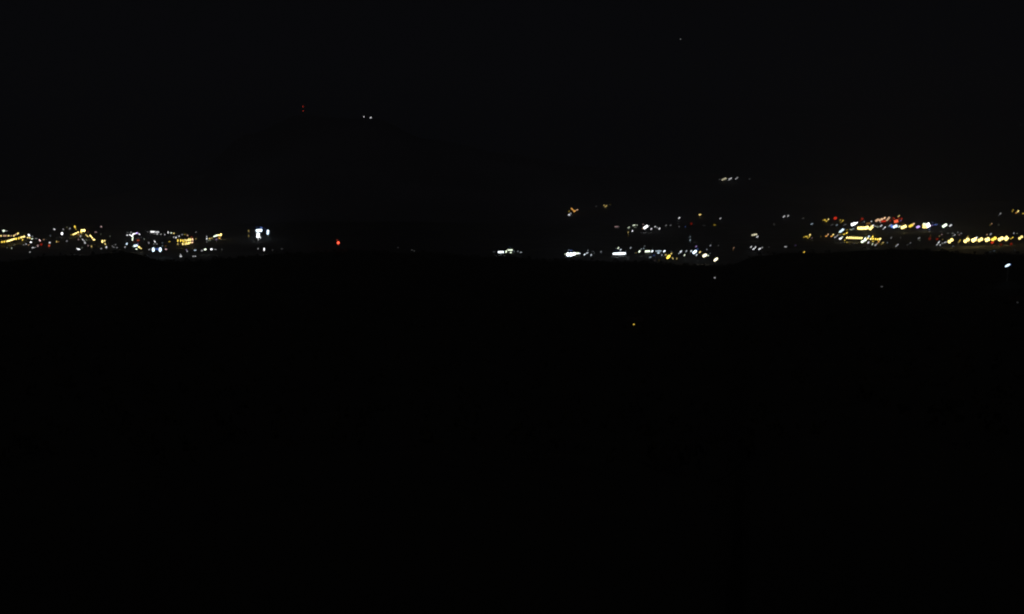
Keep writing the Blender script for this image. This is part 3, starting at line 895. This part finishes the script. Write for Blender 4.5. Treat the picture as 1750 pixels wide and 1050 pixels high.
1748.6 365.1 4.6 4 20 y .35 l
1732.6 398.8 4 3 60 w .28 l
1738.6 399.4 4 2.6 0 g .07 l
1730.4 406.4 4.6 3 50 y .7 l
1727.4 408.4 4.4 2.4 10 y .4 l
1744.2 406.4 7.6 4.8 40 k 1.7 l|the last lamp of the yellow row|slanting pale yellow lamp at the very right edge of the row
1734 427.4 4 3 0 c .02 l
1721.9 453.9 8 3.6 32 c 2 f|the lone bluish lamp below the yellow row|lone slanting bluish white floodlight on the dark slope at right
1726.6 452.4 4 5 0 b .2 l
1221.5 474.9 3 2.4 50 w .3 n|the upper lone light on the dark slope|small house with a dim white window on the dark near slope
1083.2 554.6 2.7 2.3 40 y .6 n|the lone yellow light low on the dark slope|small house with a tiny yellow window, nearest light below the valley
1507 490.2 5 2.8 50 w .055 n|the faint light on the dark slope at right|small house with a barely visible window on the dark right slope
1738.9 517.2 4 3.4 0 w .02 n
1163 67.2 2.2 2 60 w .045 *|the brighter star|single faint star high in the black sky right of centre
1744.8 214 2 2 60 w .02 *
1708 214 2 2 60 w .009 *
"""
rows = []
for ln in DATA.strip().splitlines():
    a = ln.split('|'); f = a[0].split()
    rows.append([*map(float, f[:5]), f[5], float(f[6]), f[7], a[1] if len(a) > 1 else None, a[2] if len(a) > 2 else None])
for k in range(8):                                   # the beaded row: eight alike lamps side by side
    rows.append([1447.6 + 3.55 * k, 406.4 + .12 * k, 5.2, 3.6, 58, 'k', 2.6 - .15 * (k % 3), 'l', None, 'BEAD'])

lamps = sorted([r for r in rows if r[7] == 'l' and r[2] * r[3] <= 30 and not r[9]], key=lambda r: -(r[2] * r[3] * r[6] ** .5))
n_own = 296 - sum(1 for r in rows if r[7] == 'l' and r[2] * r[3] <= 30 and r[9])
minor = {id(r) for r in lamps[n_own:]}
for r in rows:                                       # the middle row of the valley burns cooler, the sodium lamps a little stronger
    if r[5] == 'w' and 840 < r[0] < 1215 and r[1] > 415: r[5] = 'C'
    if r[5] in 'yk' and r[6] >= .4: r[6] *= 1.2
marks = [r for r in rows if r[8]]
NOUN = {'l': 'lamp', 'f': 'floodlight', 'h': 'lit house', 'n': 'lit house', 'b': 'lit hall', 's': 'lit sign',
        't': 'signal light', 'm': 'beacon', '*': 'star', 'M': 'mast'}
CAT = {'l': 'street lamp', 'f': 'floodlight', 'h': 'house', 'n': 'house', 'b': 'building', 's': 'sign', 't': 'signal light', 'm': 'beacon', '*': 'star', 'M': 'radio mast'}
GRP = {'l': 'street lamps of the valley', 'f': 'floodlight masts of the valley', 'b': 'lit halls of the valley', 's': 'lit signs in the valley',
       't': 'red signal lights in the valley', 'h': 'houses on the slopes', 'n': 'houses on the slopes', '*': 'stars in the sky', 'm': 'beacons on poles', 'M': None}
def strength(P): return 'faint ' if P < .1 else 'dim ' if P < .45 else '' if P < 1.3 else 'bright '
def direction(dx, dy):
    a = math.degrees(math.atan2(-dy, dx)) % 360
    return ['right of', 'upper right of', 'above', 'upper left of', 'left of', 'lower left of', 'below', 'lower right of'][int((a + 22.5) // 45) % 8]
keys = {}
for r in rows:
    if r[9] or id(r) in minor: continue
    m = min(marks, key=lambda q: (q[0] - r[0]) ** 2 + ((q[1] - r[1]) * 1.3) ** 2)
    dx, dy = r[0] - m[0], r[1] - m[1]
    k = (strength(r[6]) + WORD[r[5]] + ' ' + NOUN[r[7]], direction(dx, dy), m[8])
    keys.setdefault(k, []).append((math.hypot(dx, dy), id(r)))
label = {}
for k, v in keys.items():
    v.sort()
    for i, (_, rid) in enumerate(v):
        o = '' if len(v) == 1 else ['nearer ', 'farther '][i] if len(v) == 2 else ['nearest ', 'second nearest ', 'third nearest ', 'fourth nearest ', 'fifth nearest '][i]
        label[rid] = o + k[0] + ' ' + k[1] + ' ' + k[2]
def join_minor():                                    # the smallest and faintest lamps, one mass of far lights
    V = []; F = []; MI = []; mats = [M_STEEL, M_DARK]
    def add(me, M, mi):
        o = len(V); V.extend(tuple(M @ v.co) for v in me.vertices)
        for pl in me.polygons: F.append(tuple(o + i for i in pl.vertices)); MI.append(mi)
    for r in rows:
        if id(r) not in minor: continue
        px, py, L, W, ang, col, P = r[:7]
        h = random.uniform(5, 6.5); p, t, h = stand(px, py, h, 1340); s = t / FPX; P *= .9 * math.exp(MIST * t)
        yaw = Matrix.Rotation(-math.atan2(p.x, p.y), 4, 'Z'); base = Matrix.Translation((p.x, p.y, p.z - h)) @ yaw
        lm, wm = L * s * .72, W * s * .72; e = emis(P, L * .72, W * .72)
        add(POST, base @ Matrix.Translation((.0, .3, 0)) @ Matrix.Diagonal((1, 1, h, 1)), 0)
        add(CAP, base @ Matrix.Translation((0, .2, h + wm * .35 + .1)) @ Matrix.Diagonal((.8, .8, .8, 1)), 1)
        g = glow(col, e)
        if g not in mats: mats.append(g)
        add(ball(g), base @ Matrix.Translation((0, 0, h)) @ Matrix.Rotation(-math.radians(ang), 4, 'Y') @ Matrix.Diagonal((lm, wm, wm, 1)), mats.index(g))
    me = bpy.data.meshes.new('faint_far_lamps'); me.from_pydata(V, [], F)
    for m in mats: me.materials.append(m)
    me.polygons.foreach_set('material_index', MI); me.update()
    o = bpy.data.objects.new('faint_far_lamps', me); C.objects.link(o); o['kind'] = 'stuff'
    o['label'] = 'faint tiny lamps scattered between the brighter lights of the valley'; o['category'] = 'far lamps'
join_minor()
bead_names = ['first', 'second', 'third', 'fourth', 'fifth', 'sixth', 'seventh', 'eighth']
for r in rows:
    if id(r) in minor: continue
    o = make(r[7], r[0], r[1], r[2], r[3], r[4], r[5], r[6])
    if r[9] == 'BEAD':
        o['label'] = bead_names.pop(0) + ' touching yellow lamp from the left in the beaded row of the right town'; o['category'] = 'street lamp'
        o['group'] = 'yellow lamps of the beaded row'; continue
    o['label'] = r[9] or label[id(r)]; o['category'] = CAT[r[7]]
    if GRP[r[7]]: o['group'] = GRP[r[7]]

# ------------------------------------------------------------------ thin mist over the whole valley
me = box_m('haze', -6000, 6000, -300, 6000, -140, 250, None)
o = bpy.data.objects.new('haze', me); C.objects.link(o); o['kind'] = 'stuff'
o['label'] = 'thin night mist that softens the lights across the valley'; o['category'] = 'haze'
m = bpy.data.materials.new('valley_mist'); m.use_nodes = True; n = m.node_tree; n.nodes.clear()
ou = n.nodes.new('ShaderNodeOutputMaterial'); pv = n.nodes.new('ShaderNodeVolumePrincipled')
pv.inputs['Color'].default_value = (.9, .93, 1, 1); pv.inputs['Density'].default_value = MIST; pv.inputs['Anisotropy'].default_value = .8
n.links.new(pv.outputs[0], ou.inputs['Volume']); me.materials.append(m)
